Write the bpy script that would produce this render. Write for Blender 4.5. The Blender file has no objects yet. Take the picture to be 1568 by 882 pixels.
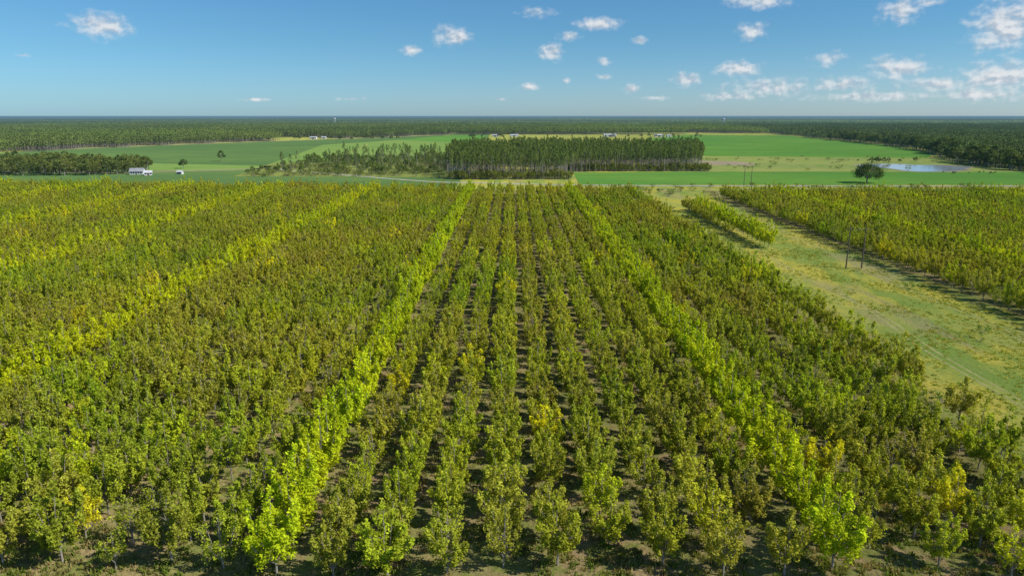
import bpy, math, random
import numpy as np
from mathutils import Vector, noise as mnoise, Matrix
R = random.Random(7)
NR = np.random.RandomState(11)
scene = bpy.context.scene
scene.view_settings.view_transform = 'Standard'
scene.view_settings.look = 'None'
scene.view_settings.exposure = 0

def link(o):
    scene.collection.objects.link(o); return o

# ------------------------------------------------------------------ haze group (aerial perspective painted into materials as emission, growing with distance from origin)
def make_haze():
    g = bpy.data.node_groups.new("PaintedHaze", 'ShaderNodeTree')
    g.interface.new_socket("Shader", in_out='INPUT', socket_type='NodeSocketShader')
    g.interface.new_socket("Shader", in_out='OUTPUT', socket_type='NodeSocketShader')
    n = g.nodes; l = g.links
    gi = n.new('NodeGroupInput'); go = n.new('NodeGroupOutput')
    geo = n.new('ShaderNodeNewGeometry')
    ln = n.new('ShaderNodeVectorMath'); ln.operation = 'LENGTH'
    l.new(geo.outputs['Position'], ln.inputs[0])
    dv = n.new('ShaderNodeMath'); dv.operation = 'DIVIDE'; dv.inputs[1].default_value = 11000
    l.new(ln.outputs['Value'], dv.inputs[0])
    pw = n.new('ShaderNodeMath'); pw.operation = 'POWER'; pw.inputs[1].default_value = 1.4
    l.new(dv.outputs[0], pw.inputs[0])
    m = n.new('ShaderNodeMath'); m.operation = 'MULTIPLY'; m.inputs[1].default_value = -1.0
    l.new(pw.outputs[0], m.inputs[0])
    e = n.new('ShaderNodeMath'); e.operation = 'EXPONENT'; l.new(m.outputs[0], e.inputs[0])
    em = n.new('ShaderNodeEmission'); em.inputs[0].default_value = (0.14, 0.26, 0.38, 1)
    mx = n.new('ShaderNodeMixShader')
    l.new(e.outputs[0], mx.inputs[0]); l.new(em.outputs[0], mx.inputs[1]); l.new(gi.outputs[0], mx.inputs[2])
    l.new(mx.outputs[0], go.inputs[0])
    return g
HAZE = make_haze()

def new_mat(name):
    m = bpy.data.materials.new(name); m.use_nodes = True
    m.node_tree.nodes.clear()
    try: m.cycles.emission_sampling = 'NONE'
    except Exception: pass
    return m, m.node_tree.nodes, m.node_tree.links

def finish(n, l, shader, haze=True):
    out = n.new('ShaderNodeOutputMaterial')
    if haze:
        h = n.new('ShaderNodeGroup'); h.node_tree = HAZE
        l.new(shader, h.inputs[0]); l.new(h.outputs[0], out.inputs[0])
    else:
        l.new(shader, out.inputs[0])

def mixc(n, l, fac, a, b):
    m = n.new('ShaderNodeMix'); m.data_type = 'RGBA'
    if isinstance(fac, float): m.inputs[0].default_value = fac
    else: l.new(fac, m.inputs[0])
    for s, v in ((6, a), (7, b)):
        if isinstance(v, tuple): m.inputs[s].default_value = (*v, 1)
        else: l.new(v, m.inputs[s])
    return m.outputs[2]

def noise_fac(n, l, vec, scale, lo, hi, detail=4, rough=0.6, stretch=None):
    if stretch:
        mp = n.new('ShaderNodeVectorMath'); mp.operation = 'MULTIPLY'; mp.inputs[1].default_value = stretch
        l.new(vec, mp.inputs[0]); vec = mp.outputs[0]
    t = n.new('ShaderNodeTexNoise'); t.inputs['Scale'].default_value = scale
    t.inputs['Detail'].default_value = detail; t.inputs['Roughness'].default_value = rough
    l.new(vec, t.inputs['Vector'])
    r = n.new('ShaderNodeMapRange'); r.interpolation_type = 'SMOOTHSTEP'
    r.inputs['From Min'].default_value = lo; r.inputs['From Max'].default_value = hi
    l.new(t.outputs[0], r.inputs[0])
    return r.outputs[0]

def math_(n, l, op, a, b=None, c=None):
    m = n.new('ShaderNodeMath'); m.operation = op
    for i, v in enumerate((a, b, c)):
        if v is None: continue
        if isinstance(v, (int, float)): m.inputs[i].default_value = v
        else: l.new(v, m.inputs[i])
    return m.outputs[0]

def step_(n, l, v, lo, hi):
    r = n.new('ShaderNodeMapRange'); r.interpolation_type = 'SMOOTHSTEP'
    r.inputs['From Min'].default_value = lo; r.inputs['From Max'].default_value = hi
    l.new(v, r.inputs[0]); return r.outputs[0]

def field_mat(name, a, b, c, s1=0.012, s2=0.15, stretch=(1, 1, 1), rowdir=None, rough=0.95):
    m, n, l = new_mat(name)
    geo = n.new('ShaderNodeNewGeometry'); P = geo.outputs['Position']
    f1 = noise_fac(n, l, P, s1, 0.38, 0.62, 5, 0.6, stretch)
    f2 = noise_fac(n, l, P, s2, 0.35, 0.7, 5, 0.7, rowdir)
    col = mixc(n, l, f1, a, b)
    col = mixc(n, l, f2, col, c)
    bs = n.new('ShaderNodeBsdfDiffuse'); bs.inputs['Roughness'].default_value = 0.5
    l.new(col, bs.inputs[0])
    finish(n, l, bs.outputs[0]); return m

def leaf_mat(name, color=None, trans=0.35):
    m, n, l = new_mat(name)
    if color is None:
        at = n.new('ShaderNodeAttribute'); at.attribute_type = 'INSTANCER'; at.attribute_name = 'tcol'
        base = at.outputs['Color']
    else:
        c = n.new('ShaderNodeRGB'); c.outputs[0].default_value = (*color, 1); base = c.outputs[0]
    sh = n.new('ShaderNodeAttribute'); sh.attribute_type = 'GEOMETRY'; sh.attribute_name = 'shade'
    mul = n.new('ShaderNodeVectorMath'); mul.operation = 'SCALE'
    l.new(base, mul.inputs[0]); l.new(sh.outputs['Fac'], mul.inputs[3])
    d = n.new('ShaderNodeBsdfDiffuse'); l.new(mul.outputs[0], d.inputs[0])
    t = n.new('ShaderNodeBsdfTranslucent')
    tc = n.new('ShaderNodeVectorMath'); tc.operation = 'MULTIPLY'; tc.inputs[1].default_value = (1.2, 1.15, 0.5)
    l.new(mul.outputs[0], tc.inputs[0]); l.new(tc.outputs[0], t.inputs[0])
    mx = n.new('ShaderNodeMixShader'); mx.inputs[0].default_value = trans
    l.new(d.outputs[0], mx.inputs[1]); l.new(t.outputs[0], mx.inputs[2])
    finish(n, l, mx.outputs[0]); return m

def simple_mat(name, c, c2=None, rough=0.8, scale=1.5, metallic=0.0):
    m, n, l = new_mat(name)
    geo = n.new('ShaderNodeNewGeometry')
    f = noise_fac(n, l, geo.outputs['Position'], scale, 0.35, 0.65)
    col = mixc(n, l, f, c, c2 or tuple(x*0.8 for x in c))
    b = n.new('ShaderNodeBsdfPrincipled'); b.inputs['Roughness'].default_value = rough
    b.inputs['Metallic'].default_value = metallic
    l.new(col, b.inputs['Base Color'])
    finish(n, l, b.outputs[0]); return m

M_LEAF = leaf_mat("tree_foliage", trans=.32)
M_PINE = leaf_mat("pine_needles", trans=0.15)
M_OAK = leaf_mat("oak_foliage", (0.08, 0.13, 0.03), 0.2)
M_BARK = simple_mat("bark", (0.36, 0.33, 0.28), (0.24, 0.21, 0.17), 0.9, 6)
M_PBARK = simple_mat("pine_bark", (0.38, 0.34, 0.30), (0.24, 0.21, 0.17), 0.9, 3)

# ------------------------------------------------------------------ ground (one sheet to the horizon)
def ground_mat():
    m, n, l = new_mat("ground_grass_and_orchard_floor")
    geo = n.new('ShaderNodeNewGeometry'); P = geo.outputs['Position']
    sx = n.new('ShaderNodeSeparateXYZ'); l.new(P, sx.inputs[0]); X = sx.outputs[0]; Y = sx.outputs[1]
    # grass
    f1 = noise_fac(n, l, P, 0.04, 0.42, 0.58, 6, 0.65, (1, 0.45, 1))
    f2 = noise_fac(n, l, P, 0.045, 0.44, 0.6, 6, 0.7, (1.3, .5, 1))
    f3 = noise_fac(n, l, P, 1.3, 0.3, 0.75, 5, 0.75)
    f4 = noise_fac(n, l, P, 0.07, 0.50, 0.64, 6, 0.7, (1, 0.2, 1))
    f5 = noise_fac(n, l, P, 0.35, 0.5, 0.7, 5, 0.7)
    g = mixc(n, l, f1, (0.23, 0.33, 0.065), (0.38, 0.41, 0.09))
    g = mixc(n, l, math_(n, l, 'MULTIPLY', f2, 0.9), g, (0.58, 0.50, 0.08))
    g = mixc(n, l, math_(n, l, 'MULTIPLY', f4, 0.65), g, (0.36, 0.30, 0.16))
    g = mixc(n, l, math_(n, l, 'MULTIPLY', f5, 0.6), g, (0.17, 0.26, 0.055))
    g = mixc(n, l, math_(n, l, 'MULTIPLY', f3, 0.35), g, (0.16, 0.21, 0.05))
    # orchard floor : leaf litter, sand, weeds
    o1 = noise_fac(n, l, P, 0.22, 0.40, 0.58, 6, 0.7)
    o2 = noise_fac(n, l, P, 1.6, 0.35, 0.68, 6, 0.8)
    o3 = noise_fac(n, l, P, 0.05, 0.38, 0.6, 4, 0.6)
    o = mixc(n, l, o2, (0.42, 0.30, 0.16), (0.20, 0.14, 0.075))
    ow = mixc(n, l, o2, (0.19, 0.25, 0.045), (0.10, 0.13, 0.03))
    w = math_(n, l, 'MAXIMUM', math_(n, l, 'MULTIPLY', o1, 0.8), math_(n, l, 'MULTIPLY', o3, 0.6))
    o = mixc(n, l, w, o, ow)
    # orchard mask
    nt = n.new('ShaderNodeTexNoise'); nt.inputs['Scale'].default_value = 0.12; nt.inputs['Detail'].default_value = 6
    l.new(P, nt.inputs['Vector'])
    wob = math_(n, l, 'MULTIPLY_ADD', nt.outputs[0], 14.0, -7.0)
    xw = math_(n, l, 'ADD', X, wob)
    a = math_(n, l, 'SUBTRACT', 1.0, step_(n, l, xw, 70, 81))
    b = step_(n, l, xw, 124, 134)
    ab = math_(n, l, 'MAXIMUM', a, b)
    yw = math_(n, l, 'ADD', Y, wob)
    ab = math_(n, l, 'MULTIPLY', ab, math_(n, l, 'SUBTRACT', 1.0, step_(n, l, yw, 478, 492)))
    col = mixc(n, l, ab, g, o)
    bs = n.new('ShaderNodeBsdfDiffuse'); bs.inputs['Roughness'].default_value = 0.6; l.new(col, bs.inputs[0])
    bp = n.new('ShaderNodeBump'); bp.inputs['Strength'].default_value = 0.6; bp.inputs['Distance'].default_value = 0.25
    l.new(f3, bp.inputs['Height']); l.new(bp.outputs[0], bs.inputs['Normal'])
    finish(n, l, bs.outputs[0]); return m

def poly(name, pts, z, mat):
    me = bpy.data.meshes.new(name)
    me.from_pydata([(x, y, z) for x, y in pts], [], [tuple(range(len(pts)))])
    me.materials.append(mat); me.update()
    o = bpy.data.objects.new(name, me)
    if me.polygons[0].normal.z < 0:
        me.flip_normals()
    return link(o)

poly("ground", [(-45000, -3000), (45000, -3000), (45000, 60000), (-45000, 60000)], 0, ground_mat())

def ribbon(name, pts, width, z, mat, wob=0.0, seg=6.0):
    P = []
    for i in range(len(pts)-1):
        a = Vector(pts[i]); b = Vector(pts[i+1]); k = max(1, int((b-a).length/seg))
        for j in range(k): P.append(a.lerp(b, j/k))
    P.append(Vector(pts[-1]))
    v = []; f = []
    for i, p in enumerate(P):
        d = (P[min(i+1, len(P)-1)] - P[max(i-1, 0)]).normalized(); nrm = Vector((-d.y, d.x))
        o = mnoise.noise(Vector((p.x*0.02, p.y*0.02, 3.3)))*wob
        w = width*(0.85+0.3*mnoise.noise(Vector((p.x*0.1, p.y*0.1, 9))))
        for s in (-.5, .5):
            q = p + nrm*(o + s*w); v.append((q.x, q.y, z))
        if i: f.append((2*i-2, 2*i-1, 2*i+1, 2*i))
    me = bpy.data.meshes.new(name); me.from_pydata(v, [], f); me.materials.append(mat); me.update()
    if me.polygons[0].normal.z < 0: me.flip_normals()
    return link(bpy.data.objects.new(name, me))

# fields
M_F_BRIGHT = field_mat("crop_bright_green", (0.10, 0.27, 0.045), (0.155, 0.33, 0.05), (0.12, 0.23, 0.045), 0.01, 0.12, (0.4, 1, 1), (0.3, 2, 1))
M_F_DARK = field_mat("crop_dark_green", (0.095, 0.175, 0.055), (0.14, 0.225, 0.06), (0.085, 0.155, 0.05), 0.006, 0.1, (0.4, 1, 1), (0.2, 2, 1))
M_F_LIGHT = field_mat("crop_light_green", (0.18, 0.30, 0.06), (0.12, 0.25, 0.055), (0.23, 0.30, 0.08), 0.008, 0.1, (0.4, 1, 1), (0.3, 2, 1))
M_MEADOW = field_mat("meadow_grass", (0.28, 0.35, 0.07), (0.16, 0.28, 0.055), (0.34, 0.34, 0.12), 0.012, 0.08, (0.5, 1, 1))
M_SCRUB = field_mat("scrub_grass", (0.14, 0.20, 0.045), (0.20, 0.27, 0.055), (0.26, 0.26, 0.08), 0.02, 0.12)
M_DIRT = field_mat("dirt", (0.42, 0.35, 0.24), (0.34, 0.28, 0.18), (0.3, 0.26, 0.16), 0.05, 0.5)
M_ROAD = field_mat("country_road_surface", (0.45, 0.43, 0.37), (0.38, 0.36, 0.31), (0.4, 0.38, 0.33), 0.03, 0.3)
M_TRACK = field_mat("track_worn_grass", (0.46, 0.40, 0.20), (0.38, 0.34, 0.14), (0.26, 0.30, 0.08), 0.08, 0.7)

poly("crop_field", [(-720, 500), (-40, 500), (-60, 1950), (-163, 1915), (-331, 1640), (-545, 1335), (-654, 1140), (-700, 1040)], 0.02, M_F_DARK)
poly("crop_field", [(-420, 660), (-250, 668), (-225, 720), (-440, 780), (-560, 790), (-560, 700)], 0.06, M_F_LIGHT)
poly("meadow", [(-235, 600), (-52, 590), (-70, 770), (-260, 780)], 0.06, M_SCRUB)
poly("crop_field", [(-260, 781), (-70, 771), (-75, 1350), (-240, 1500), (-330, 1250)], 0.06, M_F_LIGHT)
poly("crop_field", [(-240, 1501), (-75, 1351), (-60, 1850), (-163, 1880)], 0.06, M_F_BRIGHT)
poly("crop_field", [(50, 526), (900, 526), (900, 640), (185, 652), (55, 640)], 0.04, M_F_BRIGHT)
poly("crop_field", [(245, 905), (500, 862), (575, 974), (650, 1250), (700, 1850), (455, 1900), (300, 1600)], 0.04, M_F_BRIGHT)
poly("meadow", [(160, 652.5), (560, 644), (560, 860), (500, 861), (240, 904), (150, 880)], 0.02, M_MEADOW)
poly("dirt_patch", [(205, 740), (245, 730), (262, 765), (250, 800), (215, 810), (198, 775)], 0.08, M_DIRT)
ribbon("dirt_track", [(-700, 1028), (-654, 1134), (-545, 1325), (-331, 1628), (-163, 1903)], 14, 0.12, M_DIRT, 2, 30)
ribbon("country_road", [(-60, 548), (40, 524), (120, 517), (900, 512)], 6.5, 0.10, M_ROAD, 0.5, 20)
ribbon("country_road", [(-240, 700), (-180, 640), (-60, 548)], 5, 0.11, M_ROAD, 3, 15)
ribbon("farm_lane", [(-240, 700), (-330, 640), (-400, 640)], 6, 0.11, M_DIRT, 3, 12)
ribbon("field_margin", [(-240, 700), (-215, 900), (-260, 1300)], 6, 0.12, M_MEADOW, 3, 20)
ribbon("field_margin", [(-600, 655), (-350, 655), (-245, 664)], 4, 0.13, M_DIRT, 3, 20)
ribbon("field_margin", [(160, 653), (420, 648)], 8, 0.12, M_MEADOW, 3, 20)
for x0, nm in ((92, 0), (116, 1)):
    for off in (-0.85, 0.85):
        ribbon("wheel_track", [(x0+off-5, 60), (x0+off, 150), (x0+off+3, 260), (x0+off+12, 420), (x0+off+25, 512)], 0.6, 0.012+0.004*nm, M_TRACK, 5, 4)

# pond
mw, n, l = new_mat("pond_water")
b = n.new('ShaderNodeBsdfPrincipled'); b.inputs['Base Color'].default_value = (0.34, 0.40, 0.44, 1); b.inputs['Roughness'].default_value = 0.1
nt = n.new('ShaderNodeTexNoise'); nt.inputs['Scale'].default_value = .4
bp = n.new('ShaderNodeBump'); bp.inputs['Strength'].default_value = 0.02; l.new(nt.outputs[0], bp.inputs['Height']); l.new(bp.outputs[0], b.inputs['Normal'])
finish(n, l, b.outputs[0])
pp = []; pb = []
for i in range(60):
    a = i/60*2*math.pi; r = 1+0.16*math.sin(3*a+1)+0.08*math.sin(5*a)+.04*math.sin(9*a+2)
    pp.append((400+46*r*math.cos(a), 705+50*r*math.sin(a))); pb.append((400+49*r*math.cos(a), 705+54*r*math.sin(a)))
poly("pond_bank", pb, 0.14, M_DIRT); poly("pond", pp, 0.18, mw)

# ------------------------------------------------------------------ tree builders
class MB:
    def __init__(s): s.v = []; s.f = []; s.m = []; s.s = []
    def tube(s, p0, p1, r0, r1, n=5, m=0):
        p0 = Vector(p0); p1 = Vector(p1); d = (p1-p0)
        if d.length < 1e-4: return
        d.normalize(); u = d.orthogonal().normalized(); w = d.cross(u); b = len(s.v)
        for p, r in ((p0, r0), (p1, r1)):
            for i in range(n):
                a = 2*math.pi*i/n; s.v.append(tuple(p+u*(r*math.cos(a))+w*(r*math.sin(a))))
        for i in range(n):
            j = (i+1) % n; s.f.append((b+i, b+j, b+n+j, b+n+i)); s.m.append(m); s.s.append(1.0)
    def leaves(s, C, L, W, shade, m=1, up=0.5, rng=NR):
        N = len(C)
        nv = rng.normal(size=(N, 3)); nv[:, 2] = np.abs(nv[:, 2])+up; nv /= np.linalg.norm(nv, axis=1)[:, None]
        t = rng.normal(size=(N, 3)); t -= nv*np.sum(t*nv, axis=1)[:, None]; t /= np.linalg.norm(t, axis=1)[:, None]
        bb = np.cross(nv, t); sc = rng.uniform(0.7, 1.3, (N, 1))
        A = C-t*L*sc*.5; B = C+bb*W*sc*.5; D = C+t*L*sc*.5; E = C-bb*W*sc*.5
        V = np.stack([A, B, D, E], 1).reshape(-1, 3); b = len(s.v)
        s.v.extend(map(tuple, V.tolist()))
        s.f.extend([(b+4*i, b+4*i+1, b+4*i+2, b+4*i+3) for i in range(N)])
        s.m.extend([m]*N); s.s.extend(list(shade))
    def obj(s, name, mats):
        me = bpy.data.meshes.new(name); me.from_pydata(s.v, [], s.f)
        for mm in mats: me.materials.append(mm)
        me.polygons.foreach_set('material_index', s.m)
        at = me.attributes.new('shade', 'FLOAT', 'FACE'); at.data.foreach_set('value', s.s)
        me.update(); return bpy.data.objects.new(name, me)

def blob(c, r, N, rng=NR, zs=1.0):
    p = rng.normal(size=(N, 3)); p /= np.linalg.norm(p, axis=1)[:, None]
    p *= (rng.uniform(0, 1, (N, 1))**0.45)*r; p[:, 2] *= zs
    return p+np.array(c)

def pecan(name, seed, h=7.5, spread=2.3, leafn=42, clumps=7, leaders=6, bare=0.0, leaf=.36):
    rr = random.Random(seed); rg = np.random.RandomState(seed); b = MB()
    zt = h*0.16
    lean = (rr.uniform(-.15, .15), rr.uniform(-.15, .15))
    b.tube((0, 0, -0.1), (lean[0], lean[1], zt), 0.13, 0.10, 7)
    b.tube((lean[0], lean[1], zt), (lean[0]*1.6, lean[1]*1.6, h*0.42), 0.10, 0.07, 6)
    a0 = rr.uniform(0, 6.28)
    for i in range(leaders+1):
        if i == leaders: re = rr.uniform(0, .3); ze = h*rr.uniform(.97, 1.1); ang = rr.uniform(0, 6.28)
        else:
            re = spread*rr.uniform(.6, 1.0); ze = h*rr.uniform(.66, 1.0)*(1-.12*re/spread); ang = a0+6.283*i/leaders+rr.uniform(-.4, .4)
        z0 = rr.uniform(zt*.9, h*.32); dx, dy = math.cos(ang), math.sin(ang)
        def pt(t):
            q = re*t**.62
            return Vector((lean[0]+dx*q, lean[1]+dy*q, z0+(ze-z0)*t))
        pr = pt(0); K = 5
        for k in range(1, K+1):
            q = pt(k/K)+Vector((rr.uniform(-.1, .1), rr.uniform(-.1, .1), 0)); b.tube(pr, q, .065*(1-(k-1)/K)+.015, .065*(1-k/K)+.015, 4); pr = q
        for c in range(clumps):
            t = 0.1+0.92*(c+rr.uniform(0, .8))/clumps; base = pt(min(t, 1.02))
            a2 = ang+rr.uniform(-1.9, 1.9); ln = rr.uniform(.3, 1.15)*(1.2-.8*t)
            tip = base+Vector((math.cos(a2)*ln, math.sin(a2)*ln, rr.uniform(0.0, .6)))
            b.tube(base, tip, .03, .012, 3)
            if rr.random() < bare: continue
            r = rr.uniform(.36, .60)*(1.15-.35*t)
            N = int(leafn*rr.uniform(.6, 1.35))
            C = blob(tip, r, N, rg, 1.45)
            sh = rr.uniform(.74, 1.18)*rg.uniform(.75, 1.25, N)
            b.leaves(C, leaf, leaf*.5, sh, 1, .4, rg)
    return b.obj(name, [M_BARK, M_LEAF])

def pine(name, seed, h=21, crown=.45, cr=2.4, nl=420, size=.75, mats=None, trunk=.2):
    rr = random.Random(seed); rg = np.random.RandomState(seed); b = MB()
    b.tube((0, 0, -.2), (0, 0, h*.6), trunk, trunk*.7, 6); b.tube((0, 0, h*.6), (rr.uniform(-.3, .3), 0, h*.97), trunk*.7, .04, 5)
    nb = 22
    for i in range(nb):
        t = i/(nb-1); z = h*(1-crown)+h*crown*t*.97; r = cr*(math.sin(math.pi*min(1, .25+.8*t))**.7)*rr.uniform(.55, 1.15)
        a = rr.uniform(0, 6.28); tip = Vector((math.cos(a)*r, math.sin(a)*r, z+r*.25)); b.tube((0, 0, z-.3), tip, .05, .015, 3)
        N = nl//nb; C = blob(tip*.85+Vector((0, 0, z*.15)), .35*cr*rr.uniform(.7, 1.2), N, rg, .8)
        b.leaves(C, size, size*.5, rr.uniform(.7, 1.2)*rg.uniform(.75, 1.25, N), 1, .5, rg)
    for i in range(4):
        z = h*rr.uniform(.3, .55); a = rr.uniform(0, 6.28); b.tube((0, 0, z), (math.cos(a)*1.2, math.sin(a)*1.2, z+.3), .03, .01, 3)
    return b.obj(name, mats or [M_PBARK, M_PINE])

def broadleaf(name, seed, h=14, w=6, nclump=60, leafn=22, size=.8, mats=None, zlow=.22, trunk=.35):
    rr = random.Random(seed); rg = np.random.RandomState(seed); b = MB()
    b.tube((0, 0, -.2), (0, 0, h*.28), trunk, trunk*.75, 8)
    limbs = []
    for i in range(8):
        a = 6.283*i/8+rr.uniform(-.3, .3); q = Vector((math.cos(a)*w*.5, math.sin(a)*w*.5, h*rr.uniform(.45, .75)))
        mid = Vector((q.x*.4, q.y*.4, h*.38)); b.tube((0, 0, h*.24), mid, trunk*.55, trunk*.35, 6); b.tube(mid, q, trunk*.35, trunk*.12, 5); limbs.append(q)
    for c in range(nclump):
        a = rr.uniform(0, 6.283); u = rr.uniform(-.5, 1); rad = math.sqrt(max(0, 1-u*u)) if u > 0 else 1-.25*abs(u)
        rad *= rr.uniform(.55, 1.0); zc = h*.5
        p = Vector((math.cos(a)*w*.85*rad, math.sin(a)*w*.85*rad, zc+u*h*(.42 if u > 0 else .5-zlow)*rr.uniform(.85, 1.05)))
        q = min(limbs, key=lambda L: (L-p).length); b.tube(q, p, trunk*.1, .02, 3)
        r = w*.2*rr.uniform(.7, 1.3); N = int(leafn*rr.uniform(.7, 1.3))
        b.leaves(blob(p, r, N, rg, .8), size, size*.6, rr.uniform(.65, 1.25)*rg.uniform(.8, 1.2, N), 1, .5, rg)
    return b.obj(name, mats or [M_BARK, M_LEAF])

def shrub(name, seed, h=2, w=1.5, n=160, size=.35):
    rr = random.Random(seed); rg = np.random.RandomState(seed); b = MB()
    for i in range(7):
        a = rr.uniform(0, 6.28); tip = Vector((math.cos(a)*w*.7, math.sin(a)*w*.7, h*rr.uniform(.5, .9))); b.tube((0, 0, 0), tip, .04, .01, 3)
        N = n//7; b.leaves(blob(tip, w*.45, N, rg, .9), size, size*.5, rr.uniform(.7, 1.2)*rg.uniform(.8, 1.2, N), 1, .4, rg)
    return b.obj(name, [M_BARK, M_LEAF])

def tuft(name, seed, n=16, h=.45, w=.5):
    rr = random.Random(seed); b = MB()
    for i in range(n):
        a = rr.uniform(0, 6.28); r = rr.uniform(0, w); x, y = math.cos(a)*r, math.sin(a)*r
        a2 = rr.uniform(0, 6.28); dx, dy = math.cos(a2)*.09, math.sin(a2)*.09; hh = h*rr.uniform(.5, 1.1); ox, oy = rr.uniform(-.2, .2), rr.uniform(-.2, .2)
        k = len(b.v); b.v += [(x-dx, y-dy, 0), (x+dx, y+dy, 0), (x+ox+dx*.4, y+oy+dy*.4, hh), (x+ox-dx*.4, y+oy-dy*.4, hh*.95)]
        b.f.append((k, k+1, k+2, k+3)); b.m.append(0); b.s.append(rr.uniform(.7, 1.3))
    return b.obj(name, [M_LEAF])

def coll(name, objs):
    c = bpy.data.collections.new(name)
    for o in objs: c.objects.link(o)
    return c

c_pec = []
for i in range(5): c_pec.append(pecan("a_pecan_lush_%d" % i, 10+i, 8.0, 2.6, 48, 9, 8, 0.0, .39))
for i in range(5): c_pec.append(pecan("b_pecan_mid_%d" % i, 30+i, 7.6, 2.45, 44, 9, 7, 0.05, .37))
for i in range(4): c_pec.append(pecan("c_pecan_sparse_%d" % i, 50+i, 6.8, 2.2, 27, 9, 6, 0.28, .34))
C_PEC = coll("pecan_sources", c_pec)
C_PINE = coll("pine_sources", [pine("pine_%d" % i, 70+i, 22+R.uniform(-2.5, 3.5)) for i in range(6)])
C_HARD = coll("broadleaf_sources", [broadleaf("broadleaf_%d" % i, 90+i, 13+R.uniform(-2, 2), 5.5) for i in range(4)])
C_SHRUB = coll("shrub_sources", [shrub("shrub_%d" % i, 110+i) for i in range(4)])
C_TUFT = coll("tuft_sources", [tuft("tuft_%d" % i, 130+i) for i in range(4)])

def patch(name, seed, kind):
    rr = random.Random(seed); rg = np.random.RandomState(seed); b = MB(); S = 40; st = 5.0 if kind == 'p' else 7.5
    k = int(S/st)
    for i in range(k):
        for j in range(k):
            x = -S/2+(i+.5)*st+rr.uniform(-1.4, 1.4); y = -S/2+(j+.5)*st+rr.uniform(-1.4, 1.4)
            sh = rr.uniform(.7, 1.2)
            if kind == 'p':
                h = rr.uniform(14.5, 18.5); b.tube((x, y, 0), (x, y, h*.95), .22, .08, 4)
                C = np.empty((54, 3)); t = rg.uniform(0, 1, 54); a = rg.uniform(0, 6.283, 54); r = 2.3*np.sin(np.pi*np.clip(.2+.75*t, 0, 1))*rg.uniform(.2, 1, 54)
                C[:, 0] = x+r*np.cos(a); C[:, 1] = y+r*np.sin(a); C[:, 2] = h*(.4+.6*t)
                b.leaves(C, 1.7, 1.0, sh*rg.uniform(.7, 1.3, 54), 1, .5, rg)
            else:
                h = rr.uniform(9, 18); b.tube((x, y, 0), (x, y, h*.7), .25, .1, 4)
                sh = rr.uniform(.55, 1.3)
                for q in range(8):
                    p = (x+rr.uniform(-2.8, 2.8), y+rr.uniform(-2.8, 2.8), h*rr.uniform(.3, .9)); N = 14
                    b.leaves(blob(p, 2.2, N, rg, .8), 1.5, 1.0, sh*rr.uniform(.75, 1.2)*rg.uniform(.8, 1.2, N), 1, .6, rg)
    return b.obj(name, [M_PBARK, M_PINE])
C_PP = coll("forest_sources", [patch("p_pine_patch_%d" % i, 200+i, 'p') for i in range(4)]+[patch("q_mixed_patch_%d" % i, 210+i, 'h') for i in range(3)])

GN = {}
def gn_for(c):
    if c.name in GN: return GN[c.name]
    g = bpy.data.node_groups.new("scatter_"+c.name, 'GeometryNodeTree')
    g.interface.new_socket("Geometry", in_out='INPUT', socket_type='NodeSocketGeometry')
    g.interface.new_socket("Geometry", in_out='OUTPUT', socket_type='NodeSocketGeometry')
    n = g.nodes; l = g.links
    gi = n.new('NodeGroupInput'); go = n.new('NodeGroupOutput'); ip = n.new('GeometryNodeInstanceOnPoints')
    ci = n.new('GeometryNodeCollectionInfo'); ci.inputs['Collection'].default_value = c
    ci.inputs['Separate Children'].default_value = True; ci.inputs['Reset Children'].default_value = True
    def na(t, nm):
        a = n.new('GeometryNodeInputNamedAttribute'); a.data_type = t; a.inputs['Name'].default_value = nm
        return a.outputs['Attribute']
    ip.inputs['Pick Instance'].default_value = True
    l.new(gi.outputs[0], ip.inputs['Points']); l.new(ci.outputs[0], ip.inputs['Instance'])
    l.new(na('INT', 'vid'), ip.inputs['Instance Index'])
    l.new(na('FLOAT_VECTOR', 'rot'), ip.inputs['Rotation']); l.new(na('FLOAT_VECTOR', 'scl'), ip.inputs['Scale'])
    l.new(ip.outputs[0], go.inputs[0]); GN[c.name] = g
    return g

def scatter(name, items, c):
    N = len(items)
    if not N: return
    me = bpy.data.meshes.new(name); me.vertices.add(N)
    me.vertices.foreach_set('co', np.array([(i[0], i[1], i[2]) for i in items], dtype=np.float32).ravel())
    def at(nm, t, key, arr):
        a = me.attributes.new(nm, t, 'POINT'); a.data.foreach_set(key, arr)
    at('rot', 'FLOAT_VECTOR', 'vector', np.array([(0, 0, i[3]) for i in items], dtype=np.float32).ravel())
    at('scl', 'FLOAT_VECTOR', 'vector', np.array([(i[4], i[4], i[5]) for i in items], dtype=np.float32).ravel())
    at('vid', 'INT', 'value', np.array([i[6] for i in items], dtype=np.int32))
    at('tcol', 'FLOAT_VECTOR', 'vector', np.array([i[7] for i in items], dtype=np.float32).ravel())
    o = link(bpy.data.objects.new(name, me)); md = o.modifiers.new("scatter", 'NODES'); md.node_group = gn_for(c)
    return o

def lerp3(a, b, t): return tuple(a[i]+(b[i]-a[i])*t for i in range(3))
def nz(x, y, s, o=0.0): return mnoise.noise(Vector((x*s, y*s, o)))

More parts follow.
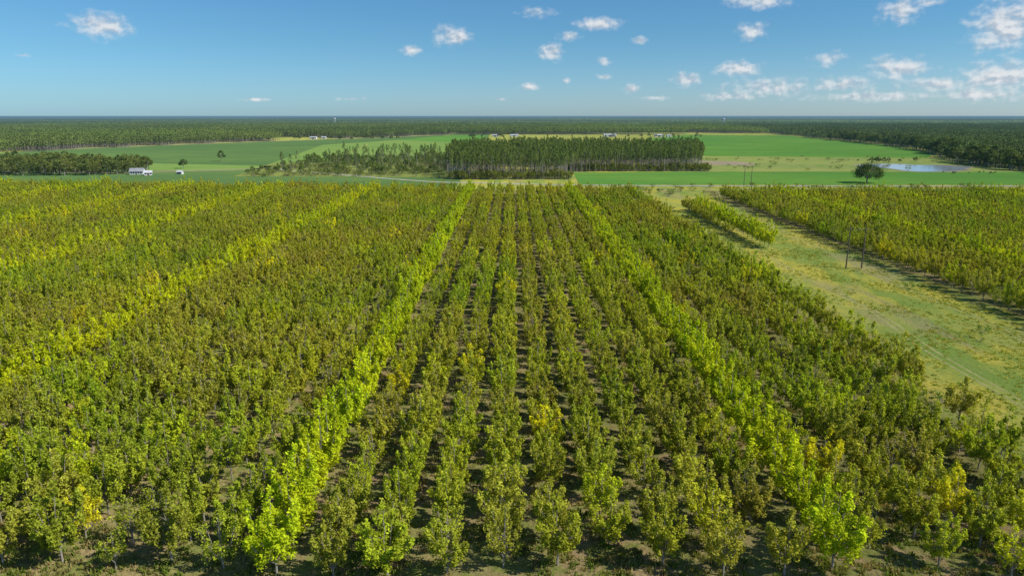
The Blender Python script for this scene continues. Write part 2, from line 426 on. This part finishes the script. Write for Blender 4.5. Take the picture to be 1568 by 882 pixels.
# ------------------------------------------------------------------ orchard
OLIVE = (0.44, 0.43, 0.04); GREEN = (0.31, 0.42, 0.03); YEL = (0.72, 0.68, 0.02); BRIGHT = (0.48, 0.58, 0.02); BROWN = (0.43, 0.36, 0.07)
SP = 6.3; X0 = -1.3
def far_edge(x): return 462 + (max(0, -x)*0.09)
rows_main = []; rows_right = []; rows_green = []
def add_row(k, d0, d1, out, thin=0.02):
    x = X0+SP*k; step = 4.9; poll = ((k+4) % 10 == 0)
    y = d0+R.uniform(-1.5, 1.5)
    while y < d1:
        yy = y+R.uniform(-.6, .6); xx = x+R.uniform(-.4, .4); y += step
        odd = (k % 2 != 0)
        miss = 0.005 if poll else (0.07 if odd else 0.02)
        if k in (10, 11, 12) and yy < 170: miss = 0.25 if yy < 135 else .12
        if R.random() < max(miss, thin if not poll else 0): continue
        n1 = nz(xx, yy, .02, 1.7); n2 = nz(xx, yy, .06, 5.1)
        front = (d0 < 80 and yy < d0+4)
        if poll:
            v = R.randrange(0, 5); c = lerp3(BRIGHT, YEL, max(0, min(1, (.3 if k < -4 else .05)+.35*n2+R.uniform(-.1, .25)))); s = R.uniform(.96, 1.16)
        else:
            q = R.random()+.35*n1
            sparse_p = (.36 if -6 < k < 14 else .14) if odd else .04
            if front: sparse_p = .35
            if R.random() < sparse_p: v = R.randrange(10, 14); s = R.uniform(.74, 1.1)
            elif q > .45: v = R.randrange(0, 5); s = R.uniform(.80, 1.08)
            else: v = R.randrange(5, 10); s = R.uniform(.80, 1.12)
            if odd: s *= .95
            c = lerp3(OLIVE, GREEN, max(0, min(1, .45+1.1*n1+R.uniform(-.25, .25))))
            c = lerp3(c, BROWN, max(0, min(.6, .15-1.0*n2+R.uniform(-.2, .2))))
            u = R.random()
            if u < .03: c = lerp3(c, YEL, R.uniform(.5, .95)); v = R.randrange(0, 10)
            elif u < .12: c = lerp3(c, lerp3(BRIGHT, YEL, R.uniform(0, .6)), R.uniform(.5, .9))
            else: c = lerp3(c, BRIGHT, R.uniform(0, .4))
        b = R.uniform(.88, 1.12); c = tuple(z*b for z in c)
        out.append((xx, yy, 0, R.uniform(0, 6.283), s*R.uniform(.95, 1.1), s*R.uniform(.9, 1.14), v, c))
for k in range(-74, 13):
    x = X0+SP*k
    add_row(k, 70, far_edge(x)-(10 if k > 8 else 0), rows_green if (k+4) % 10 == 0 else rows_main)
add_row(16, 268, 385, rows_right, .08); add_row(15, 300, 378, rows_right, .4)
for k in range(21, 70):
    add_row(k, 90, 440, rows_right)
scatter("pecan_orchard", rows_main, C_PEC)
scatter("pollinator_pecan_rows", rows_green, C_PEC)
scatter("pecan_orchard", rows_right, C_PEC)

# ground vegetation
it = []
for i in range(24000):
    y = 58+(R.random()**1.5)*160; x = R.uniform(-.8*y-10, 78)
    if nz(x, y, .15, 8) + R.uniform(-.3, .3) < -.05: continue
    c = lerp3((.17, .25, .035), (.36, .28, .12), R.random()**1.3); s = R.uniform(.5, 1.4)
    it.append((x, y, 0, R.uniform(0, 6.28), s, s, R.randrange(4), c))
scatter("orchard_weeds", it, C_TUFT)
it = []
for i in range(20000):
    y = 60+R.random()**1.3*300; x = R.uniform(74, 130)
    if nz(x, y, .08, 4)+R.uniform(-.35, .35) < .05: continue
    c = lerp3((.24, .36, .05), (.54, .47, .1), R.random()); s = R.uniform(.4, 1.1)
    it.append((x, y, 0, R.uniform(0, 6.28), s, s*.7, R.randrange(4), c))
scatter("meadow_grass_tufts", it, C_TUFT)
it = []
for i in range(190):
    y = R.uniform(440, 510); x = R.uniform(62, 330)
    it.append((x, y, 0, R.uniform(0, 6.28), R.uniform(.8, 2.2), R.uniform(.8, 1.7), R.randrange(4), lerp3((.14, .2, .05), (.26, .3, .07), R.random())))
for i in range(110):   # low scrub along the east edge of the main block and in the clearing
    y = R.uniform(75, 420); x = R.uniform(76, 90) if i < 70 else R.uniform(85, 128)
    s = R.uniform(.25, .75); it.append((x, y, 0, R.uniform(0, 6.28), s, s*.8, R.randrange(4), lerp3((.2, .3, .05), (.4, .42, .07), R.random())))
for i in range(260):   # low bushes under the first orchard rows
    y = R.uniform(64, 130); x = R.uniform(-.75*y-8, 74)
    s = R.uniform(.25, .6); it.append((x, y, 0, R.uniform(0, 6.28), s, s*.8, R.randrange(4), lerp3((.18, .28, .04), (.36, .38, .06), R.random())))
for i in range(520):
    y = R.uniform(595, 880); x = -60-R.random()*165
    it.append((x, y, 0, R.uniform(0, 6.28), R.uniform(1, 3.4), R.uniform(.8, 2.6), R.randrange(4), lerp3((.13, .2, .05), (.26, .27, .07), R.random())))
for i in range(90):
    y = R.uniform(660, 880); x = R.uniform(200, 520)
    it.append((x, y, 0, R.uniform(0, 6.28), R.uniform(.8, 2.2), R.uniform(.6, 1.6), R.randrange(4), lerp3((.14, .2, .05), (.26, .3, .07), R.random())))
for x, y in ((118, 203), (77, 117), (121, 245), (96, 330), (100, 352), (88, 385), (112, 160)):
    it.append((x, y, 0, R.uniform(0, 6.28), 1.0, .9, R.randrange(4), (.12, .22, .04)))
for i in range(500):
    x = R.uniform(-52, 182); y = 569 if x < 48 else 654
    it.append((x, y+R.uniform(0, 14), 0, R.uniform(0, 6.28), R.uniform(1, 2.4), R.uniform(1, 3.8), R.randrange(4), lerp3((.12, .17, .03), (.26, .28, .05), R.random())))
scatter("shrubs", it, C_SHRUB)

# ------------------------------------------------------------------ woods
def inside(x, y, P):
    c = False; j = len(P)-1
    for i in range(len(P)):
        if (P[i][1] > y) != (P[j][1] > y) and x < (P[j][0]-P[i][0])*(y-P[i][1])/(P[j][1]-P[i][1])+P[i][0]: c = not c
        j = i
    return c
def fill(P, st, jit):
    xs = [p[0] for p in P]; ys = [p[1] for p in P]; y = min(ys)
    while y < max(ys):
        x = min(xs)
        while x < max(xs):
            a = x+R.uniform(-jit, jit); b = y+R.uniform(-jit, jit)
            if inside(a, b, P): yield a, b
            x += st
        y += st
PG1 = (.22, .28, .06); PG2 = (.14, .22, .05)
wood = [(-50, 572), (-20, 569), (10, 574), (44, 571), (58, 640), (100, 655), (140, 652), (176, 660), (208, 780), (240, 930), (100, 960), (-30, 950), (-76, 930), (-66, 700)]
it = []
for x, y in fill(wood, 4.6, 1.8):
    if R.random() < .12 or nz(x, y, .05, 21) < -.42: continue
    s = R.uniform(.74, 1.1)*(1.0 if y < 660 and x < 50 else .95)*(1+.22*nz(x, y, .03, 9))
    it.append((x, y, 0, R.uniform(0, 6.28), s, s*R.uniform(.92, 1.05), R.randrange(6), lerp3(PG1, PG2, R.random())))
for i in range(170):
    x = -66-R.random()**1.5*150; y = R.uniform(640, 900)
    s = R.uniform(.45, .85); it.append((x, y, 0, R.uniform(0, 6.28), s*1.1, s, R.randrange(6), lerp3(PG1, PG2, R.random())))
scatter("pine_wood", it, C_PINE)
it = []
for x, y in fill([(-445, 600), (-350, 612), (-330, 640), (-350, 690), (-480, 760), (-600, 720), (-560, 600)], 8, 3):
    s = R.uniform(.65, 1.2); it.append((x, y, 0, R.uniform(0, 6.28), s, s, R.randrange(4), lerp3((.13, .19, .05), (.27, .31, .08), R.random())))
for i in range(170):
    x = -62-R.random()*175; y = R.uniform(610, 860)
    s = R.uniform(.3, .75); it.append((x, y, 0, R.uniform(0, 6.28), s, s, R.randrange(4), lerp3((.14, .22, .05), (.24, .3, .07), R.random())))
for x, y in ((-325, 800), (-318, 690), (-300, 1500), (-290, 1490), (-330, 1480), (-350, 1470), (-270, 1500), (-255, 1520), (-240, 1510), (-310, 1515)):
    s = R.uniform(.7, 1.0); it.append((x, y, 0, 1, s, s, R.randrange(4), (.12, .18, .05)))
for i in range(50):
    bx, by = R.choice([(-545, 1440), (-430, 1545), (-40, 1680), (250, 1670), (380, 1670)])
    s = R.uniform(.5, .9); it.append((bx+R.uniform(-60, 60), by+R.uniform(-15, 40), 0, 1, s, s, R.randrange(4), (.12, .18, .05)))
for i in range(26):
    x = R.uniform(385, 450); y = R.uniform(765, 800) if R.random() < .6 else R.uniform(625, 640)
    s = R.uniform(.25, .6) if y > 700 else R.uniform(.12, .2); it.append((x, y, 0, 1, s, s, R.randrange(4), (.12, .18, .05)))
EDGE = [(462, 660), (480, 780), (570, 985), (635, 1230), (655, 1500)]
for i in range(230):
    k = R.randrange(4); ex, ey = EDGE[k]; fx, fy = EDGE[k+1]
    u = R.random(); s = R.uniform(1.0, 1.75)
    it.append((ex+(fx-ex)*u+R.uniform(0, 34), ey+(fy-ey)*u, 0, R.uniform(0, 6), s, s, R.randrange(4), lerp3((.08, .13, .04), (.18, .24, .06), R.random())))
for i in range(90):
    s = R.uniform(.8, 1.5); it.append((466+R.uniform(0, 160), 632+R.uniform(-4, 34), 0, R.uniform(0, 6), s, s, R.randrange(4), lerp3((.08, .13, .04), (.18, .24, .06), R.random())))
scatter("broadleaf_wood", it, C_HARD)

L_for = [(-700, 1010), (-679, 1045), (-654, 1150), (-545, 1345), (-331, 1650), (-163, 1925), (-163, 3050), (-2700, 3050), (-1050, 860), (-860, 930)]
C_for = [(-163, 1925), (500, 1925), (700, 1900), (900, 3050), (-163, 3050)]
R_for = [(490, 640), (465, 675), (482, 770), (594, 980), (665, 1270), (695, 1720), (715, 1900), (900, 3050), (2700, 3050), (1050, 560)]
it = []
for P, kind in ((L_for, 0), (C_for, 0), (R_for, 1)):
    for x, y in fill(P, 38, 1.5):
        if kind == 0 and y > 1300 and nz(x, y, .0022, 30) > .42: continue
        hard = (R.random() < (.8 if kind and y < 1900 else .15))
        v = R.randrange(4, 7) if hard else R.randrange(4)
        b = 1+1.5*nz(x*.3, y, .004, 12); c = lerp3((.14, .20, .06), (.27, .35, .08), max(0, min(1, b*.5)))
        if kind: c = lerp3(c, (.11, .17, .06), .6)
        s = R.uniform(.92, 1.08)*(1.0+.3*nz(x, y, .005, 40))
        if kind and y < 1300: s *= 1.15
        it.append((x, y, 0, R.randrange(4)*math.pi/2, 1.03, s, v, c))
scatter("forest", it, C_PP)

# distant canopy
m_can, n, l = new_mat("distant_forest_canopy")
geo = n.new('ShaderNodeNewGeometry'); P = geo.outputs['Position']
f1 = noise_fac(n, l, P, .0012, .42, .58, 3, .5, (.3, 1, 1)); f2 = noise_fac(n, l, P, .01, .3, .7, 6, .8)
col = mixc(n, l, f1, (.05, .08, .035), (.14, .20, .055)); col = mixc(n, l, f2, col, (.045, .075, .03))
bs = n.new('ShaderNodeBsdfDiffuse'); l.new(col, bs.inputs[0]); finish(n, l, bs.outputs[0])
na_, nr_ = 900, 170
v = []; f = []
for j in range(nr_):
    d = 2980*(11.0**(j/(nr_-1)))
    for i in range(na_):
        t = -1.15+2.3*i/(na_-1); x = t*d
        hh = 15+R.uniform(-4.5, 2.5)+3.5*nz(x, d, .0016, 2)+(d > 9000)*9*nz(x, d, .0003, 5)
        v.append((x+R.uniform(-.4, .4)*2.3*d/na_, d, hh if j else 0))
for j in range(nr_-1):
    for i in range(na_-1):
        a = j*na_+i; f.append((a, a+1, a+na_+1, a+na_))
me = bpy.data.meshes.new("distant_forest"); me.from_pydata(v, [], f); me.materials.append(m_can); me.update()
link(bpy.data.objects.new("distant_forest", me))

# lone oak
oak = broadleaf("oak_tree", 301, 15, 13, 190, 34, .75, [M_BARK, M_OAK], .1, .6); oak.location = (270, 540, 0); link(oak)

# ------------------------------------------------------------------ buildings
M_WALL = simple_mat("white_painted_siding", (.7, .7, .67), (.6, .6, .57), .7, .8)
M_ROOFW = simple_mat("white_metal_roof", (.62, .63, .64), (.52, .53, .54), .45, .4)
M_ROOFG = simple_mat("grey_metal_roof", (.36, .37, .38), (.28, .29, .3), .5, .4)
M_GLASS = simple_mat("window_glass", (.03, .04, .05), None, .15, 1)
M_DOOR = simple_mat("door_paint", (.12, .09, .07), None, .6, 1)
def box(par, name, c, s, mat):
    x, y, z = [q/2 for q in s]
    V = [(c[0]+a*x, c[1]+b_*y, c[2]+d*z) for a in (-1, 1) for b_ in (-1, 1) for d in (-1, 1)]
    F = [(0, 1, 3, 2), (4, 6, 7, 5), (0, 4, 5, 1), (2, 3, 7, 6), (0, 2, 6, 4), (1, 5, 7, 3)]
    me = bpy.data.meshes.new(name); me.from_pydata(V, [], F); me.materials.append(mat); me.update()
    o = link(bpy.data.objects.new(name, me)); o.parent = par; return o
def building(name, x, y, rot, w, dp, h, rh, roof, barn=False):
    e = link(bpy.data.objects.new(name, None)); e.location = (x, y, 0); e.rotation_euler = (0, 0, rot)
    V = [(-w/2, -dp/2, 0), (w/2, -dp/2, 0), (w/2, dp/2, 0), (-w/2, dp/2, 0), (-w/2, -dp/2, h), (w/2, -dp/2, h), (w/2, dp/2, h), (-w/2, dp/2, h), (-w/2, 0, h+rh), (w/2, 0, h+rh)]
    F = [(0, 1, 5, 4), (2, 3, 7, 6), (1, 2, 6, 9, 5), (3, 0, 4, 8, 7)]
    me = bpy.data.meshes.new("walls"); me.from_pydata(V, [], F); me.materials.append(M_WALL); me.update()
    o = link(bpy.data.objects.new("walls", me)); o.parent = e
    ov = .5; k = rh/(dp/2); V = []
    for sx in (-1, 1):
        for yy, zz in ((-dp/2-ov, h-ov*k+.05), (0, h+rh+.05), (dp/2+ov, h-ov*k+.05)):
            V.append((sx*(w/2+ov), yy, zz)); V.append((sx*(w/2+ov), yy, zz+.18))
    F = [(1, 3, 9, 7), (3, 5, 11, 9), (0, 6, 8, 2), (2, 8, 10, 4), (0, 1, 7, 6), (4, 10, 11, 5), (0, 2, 3, 1), (2, 4, 5, 3), (6, 7, 9, 8), (8, 9, 11, 10)]
    me = bpy.data.meshes.new("roof"); me.from_pydata(V, [], F); me.materials.append(roof); me.update()
    o = link(bpy.data.objects.new("roof", me)); o.parent = e
    if barn:
        box(e, "barn_door", (0, -dp/2-.04, h*.4), (w*.25, .06, h*.8), M_DOOR)
        for s in (-1, 1): box(e, "window", (s*w*.32, -dp/2-.04, h*.6), (1.4, .06, .9), M_GLASS)
    else:
        box(e, "door", (0, -dp/2-.04, 1.05), (1.0, .06, 2.1), M_DOOR)
        for s in (-.36, -.18, .18, .36): box(e, "window", (s*w, -dp/2-.04, 1.6), (1.2, .06, 1.2), M_GLASS)
        box(e, "chimney", (w*.2, .6, h+rh), (.8, .8, 1.6), M_DOOR)
building("farm_house", -327, 622, .15, 11, 8, 2.8, 2.4, M_ROOFG)
building("garage", -313, 612, .5, 6, 6, 2.4, 1.4, M_ROOFW, True)
building("garden_shed", -290, 622, -.1, 4.5, 3.5, 2.2, 1.1, M_ROOFW, True)
for x, y, r, w, d_, h in ((-545, 1460, .2, 18, 10, 4), (-430, 1560, 0, 14, 9, 4), (-414, 1585, .1, 10, 8, 3.5), (-40, 1730, 0, 16, 9, 4), (5, 1740, .1, 20, 10, 4),
                          (235, 1730, .05, 30, 12, 5), (350, 1720, 0, 20, 12, 4.5), (372, 1710, .2, 10, 8, 4)):
    building("barn", x, y, r, w, d_, h, d_*.14, M_ROOFW, True)

def water_tower(x, y, h):
    b = MB()
    for i in range(6):
        a = i*math.pi/3; b.tube((math.cos(a)*6, math.sin(a)*6, 0), (math.cos(a)*4.5, math.sin(a)*4.5, h-4), .35, .35, 6)
    b.tube((0, 0, 0), (0, 0, h-4), .8, .8, 8)
    pr = [(h-5, 1.5), (h-4, 4), (h-2, 5.6), (h+1.5, 5.8), (h+3.5, 4.5), (h+4.6, 2.5), (h+5, .1)]
    for (z0, r0), (z1, r1) in zip(pr, pr[1:]): b.tube((0, 0, z0), (0, 0, z1), r0, r1, 16)
    o = b.obj("water_tower", [M_ROOFW]); o.location = (x, y, 0); link(o)
water_tower(1110, 3800, 30); water_tower(-930, 3800, 32)

# ------------------------------------------------------------------ power line
M_POLE = simple_mat("weathered_pole_wood", (.14, .115, .09), (.09, .075, .06), .9, 4)
def hframe(x, y, h, gap):
    b = MB()
    for s in (-1, 1):
        b.tube((s*gap/2, 0, -.3), (s*gap/2, 0, h), .24, .15, 10)
    b.tube((-gap/2-1.6, 0, h-1.4), (gap/2+1.6, 0, h-1.4), .11, .11, 6)
    for q in (-gap/2-1.4, 0, gap/2+1.4):
        for t in range(4): b.tube((q, 0, h-1.6-.28*t), (q, 0, h-1.75-.28*t), .11, .07, 8)
    o = b.obj("utility_pole", [M_POLE]); o.location = (x, y, 0); link(o)
hframe(115, 232, 14.6, 5.2); hframe(173, 521, 14.6, 5.2)
b = MB()
for q in (-4, 0, 4):
    pr = None
    for i in range(25):
        t = i/24; p = Vector((115+q+(173-115)*t, 232+(521-232)*t, 12+-7*4*t*(1-t)*.5))
        if pr is not None: b.tube(pr, p, .012, .012, 3)
        pr = p
link(b.obj("power_line_wires", [M_POLE]))

# ------------------------------------------------------------------ sky, clouds, sun
SUN_AZ = math.radians(106); SUN_EL = math.radians(43)
w = bpy.data.worlds.new("World"); scene.world = w; w.use_nodes = True
n = w.node_tree.nodes; l = w.node_tree.links; n.clear()
sky = n.new('ShaderNodeTexSky'); sky.sky_type = 'NISHITA'; sky.sun_disc = False
sky.sun_elevation = SUN_EL; sky.sun_rotation = SUN_AZ; sky.altitude = 50; sky.air_density = 1.0; sky.dust_density = 0.3; sky.ozone_density = 2.0
bg = n.new('ShaderNodeBackground'); bg.inputs[1].default_value = 0.10
tc = n.new('ShaderNodeTexCoord'); sx = n.new('ShaderNodeSeparateXYZ'); l.new(tc.outputs['Generated'], sx.inputs[0])
az = math_(n, l, 'MULTIPLY', math_(n, l, 'ARCTAN2', sx.outputs[0], sx.outputs[1]), 57.2958)
el = math_(n, l, 'MULTIPLY', math_(n, l, 'ARCSINE', sx.outputs[2]), 57.2958)
low = mixc(n, l, step_(n, l, az, -40, 38), (.46, .80, 1.28), (.66, .92, 1.36))
hz = mixc(n, l, step_(n, l, el, -1.0, 6.5), low, (.41, .76, 1.04))
hz = mixc(n, l, step_(n, l, el, 12.0, 40.0), hz, (.7, .9, 1.15))
tint = n.new('ShaderNodeVectorMath'); tint.operation = 'MULTIPLY'; l.new(hz, tint.inputs[1])
l.new(sky.outputs[0], tint.inputs[0]); l.new(tint.outputs[0], bg.inputs[0])
cx = n.new('ShaderNodeCombineXYZ'); l.new(az, cx.inputs[0]); l.new(el, cx.inputs[1])
F = 1079.0; PITCH = math.radians(13.75)
def bearing(px, py):
    u = (px-784)/F; v_ = (441-py)/F; y_ = math.cos(PITCH)+v_*math.sin(PITCH); z_ = -math.sin(PITCH)+v_*math.cos(PITCH)
    return math.degrees(math.atan2(u, y_)), math.degrees(math.atan2(z_, math.hypot(u, y_)))
CL = [(157, 40, 44, 17, 1.05), (693, 56, 28, 15, 1.0), (631, 77, 20, 8, .85), (845, 81, 20, 12, 1.0), (820, 20, 40, 11, .6), (917, 37, 36, 11, .95), (870, 56, 20, 8, .85),
      (812, 133, 18, 6, .95), (868, 124, 9, 5, .8), (965, 137, 15, 7, 1), (1130, 105, 32, 11, 1.05), (1050, 123, 22, 10, .95), (1152, 48, 25, 13, .95), (1165, 3, 55, 12, .9),
      (1378, 16, 36, 20, .9), (1268, 90, 34, 14, .7), (1375, 104, 50, 18, .95), (1440, 130, 65, 12, .95), (1540, 40, 50, 34, 1.15), (1535, 118, 65, 22, 1.1), (1180, 135, 80, 17, .8),
      (1290, 130, 60, 14, .8), (925, 95, 12, 7, .9), (980, 63, 16, 7, .85), (925, 118, 13, 5, .8), (390, 153, 34, 4, .65), (540, 152, 30, 4, .6), (768, 153, 12, 4, .7),
      (1120, 148, 60, 8, .75), (1340, 148, 120, 9, .8), (1500, 145, 100, 12, .85), (1005, 150, 30, 5, .6), (35, 85, 30, 5, .5), (1422, 4, 26, 8, .8)]
acc = None
for px, py, wx, hy, s in CL:
    a0, e0 = bearing(px, py); a1, _ = bearing(px+wx*1.15, py); _, e1 = bearing(px, py-hy*1.2)
    kx = 1/abs(a1-a0); ky = 1/abs(e1-e0)
    ma = n.new('ShaderNodeVectorMath'); ma.operation = 'MULTIPLY_ADD'; ma.inputs[1].default_value = (kx, ky, 0); ma.inputs[2].default_value = (-a0*kx, -e0*ky, 0)
    l.new(cx.outputs[0], ma.inputs[0])
    ll = n.new('ShaderNodeVectorMath'); ll.operation = 'LENGTH'; l.new(ma.outputs[0], ll.inputs[0])
    q = math_(n, l, 'SUBTRACT', s, ll.outputs['Value'])
    acc = q if acc is None else math_(n, l, 'MAXIMUM', acc, q)
mp = n.new('ShaderNodeVectorMath'); mp.operation = 'MULTIPLY'; mp.inputs[1].default_value = (1, 1.3, 1); l.new(cx.outputs[0], mp.inputs[0])
nt = n.new('ShaderNodeTexNoise'); nt.inputs['Scale'].default_value = 1.1; nt.inputs['Detail'].default_value = 7; nt.inputs['Roughness'].default_value = .55; l.new(mp.outputs[0], nt.inputs['Vector'])
dens = math_(n, l, 'ADD', acc, math_(n, l, 'MULTIPLY_ADD', nt.outputs[0], 1.9, -.92))
op = step_(n, l, dens, -.15, 1.05)
op = math_(n, l, 'MULTIPLY', op, .92)
mp2 = n.new('ShaderNodeVectorMath'); mp2.operation = 'ADD'; mp2.inputs[1].default_value = (.15, .3, 0); l.new(mp.outputs[0], mp2.inputs[0])
nt2 = n.new('ShaderNodeTexNoise'); nt2.inputs['Scale'].default_value = 1.1; nt2.inputs['Detail'].default_value = 3; l.new(mp2.outputs[0], nt2.inputs['Vector'])
df = math_(n, l, 'SUBTRACT', nt.outputs[0], nt2.outputs[0])
cc = mixc(n, l, step_(n, l, df, -.16, .12), (.46, .53, .62), (.78, .80, .82))
bg2 = n.new('ShaderNodeBackground'); l.new(cc, bg2.inputs[0]); bg2.inputs[1].default_value = 1.0
ms = n.new('ShaderNodeMixShader'); l.new(op, ms.inputs[0]); l.new(bg.outputs[0], ms.inputs[1]); l.new(bg2.outputs[0], ms.inputs[2])
wo = n.new('ShaderNodeOutputWorld'); l.new(ms.outputs[0], wo.inputs[0])

sd = bpy.data.lights.new("sun", 'SUN'); sd.energy = 5.0; sd.angle = math.radians(.5); sd.color = (1, .94, .84)
so = link(bpy.data.objects.new("sun", sd))
sv = Vector((math.cos(SUN_EL)*math.sin(SUN_AZ), math.cos(SUN_EL)*math.cos(SUN_AZ), math.sin(SUN_EL)))
so.rotation_euler = sv.to_track_quat('Z', 'Y').to_euler(); so.location = (0, 0, 200)

cd = bpy.data.cameras.new("camera"); cd.sensor_width = 36; cd.lens = 36*1079/1568; cd.clip_start = .5; cd.clip_end = 100000
co = link(bpy.data.objects.new("camera", cd)); co.location = (0, 0, 50); co.rotation_euler = (math.radians(90-13.75), 0, 0)
scene.camera = co
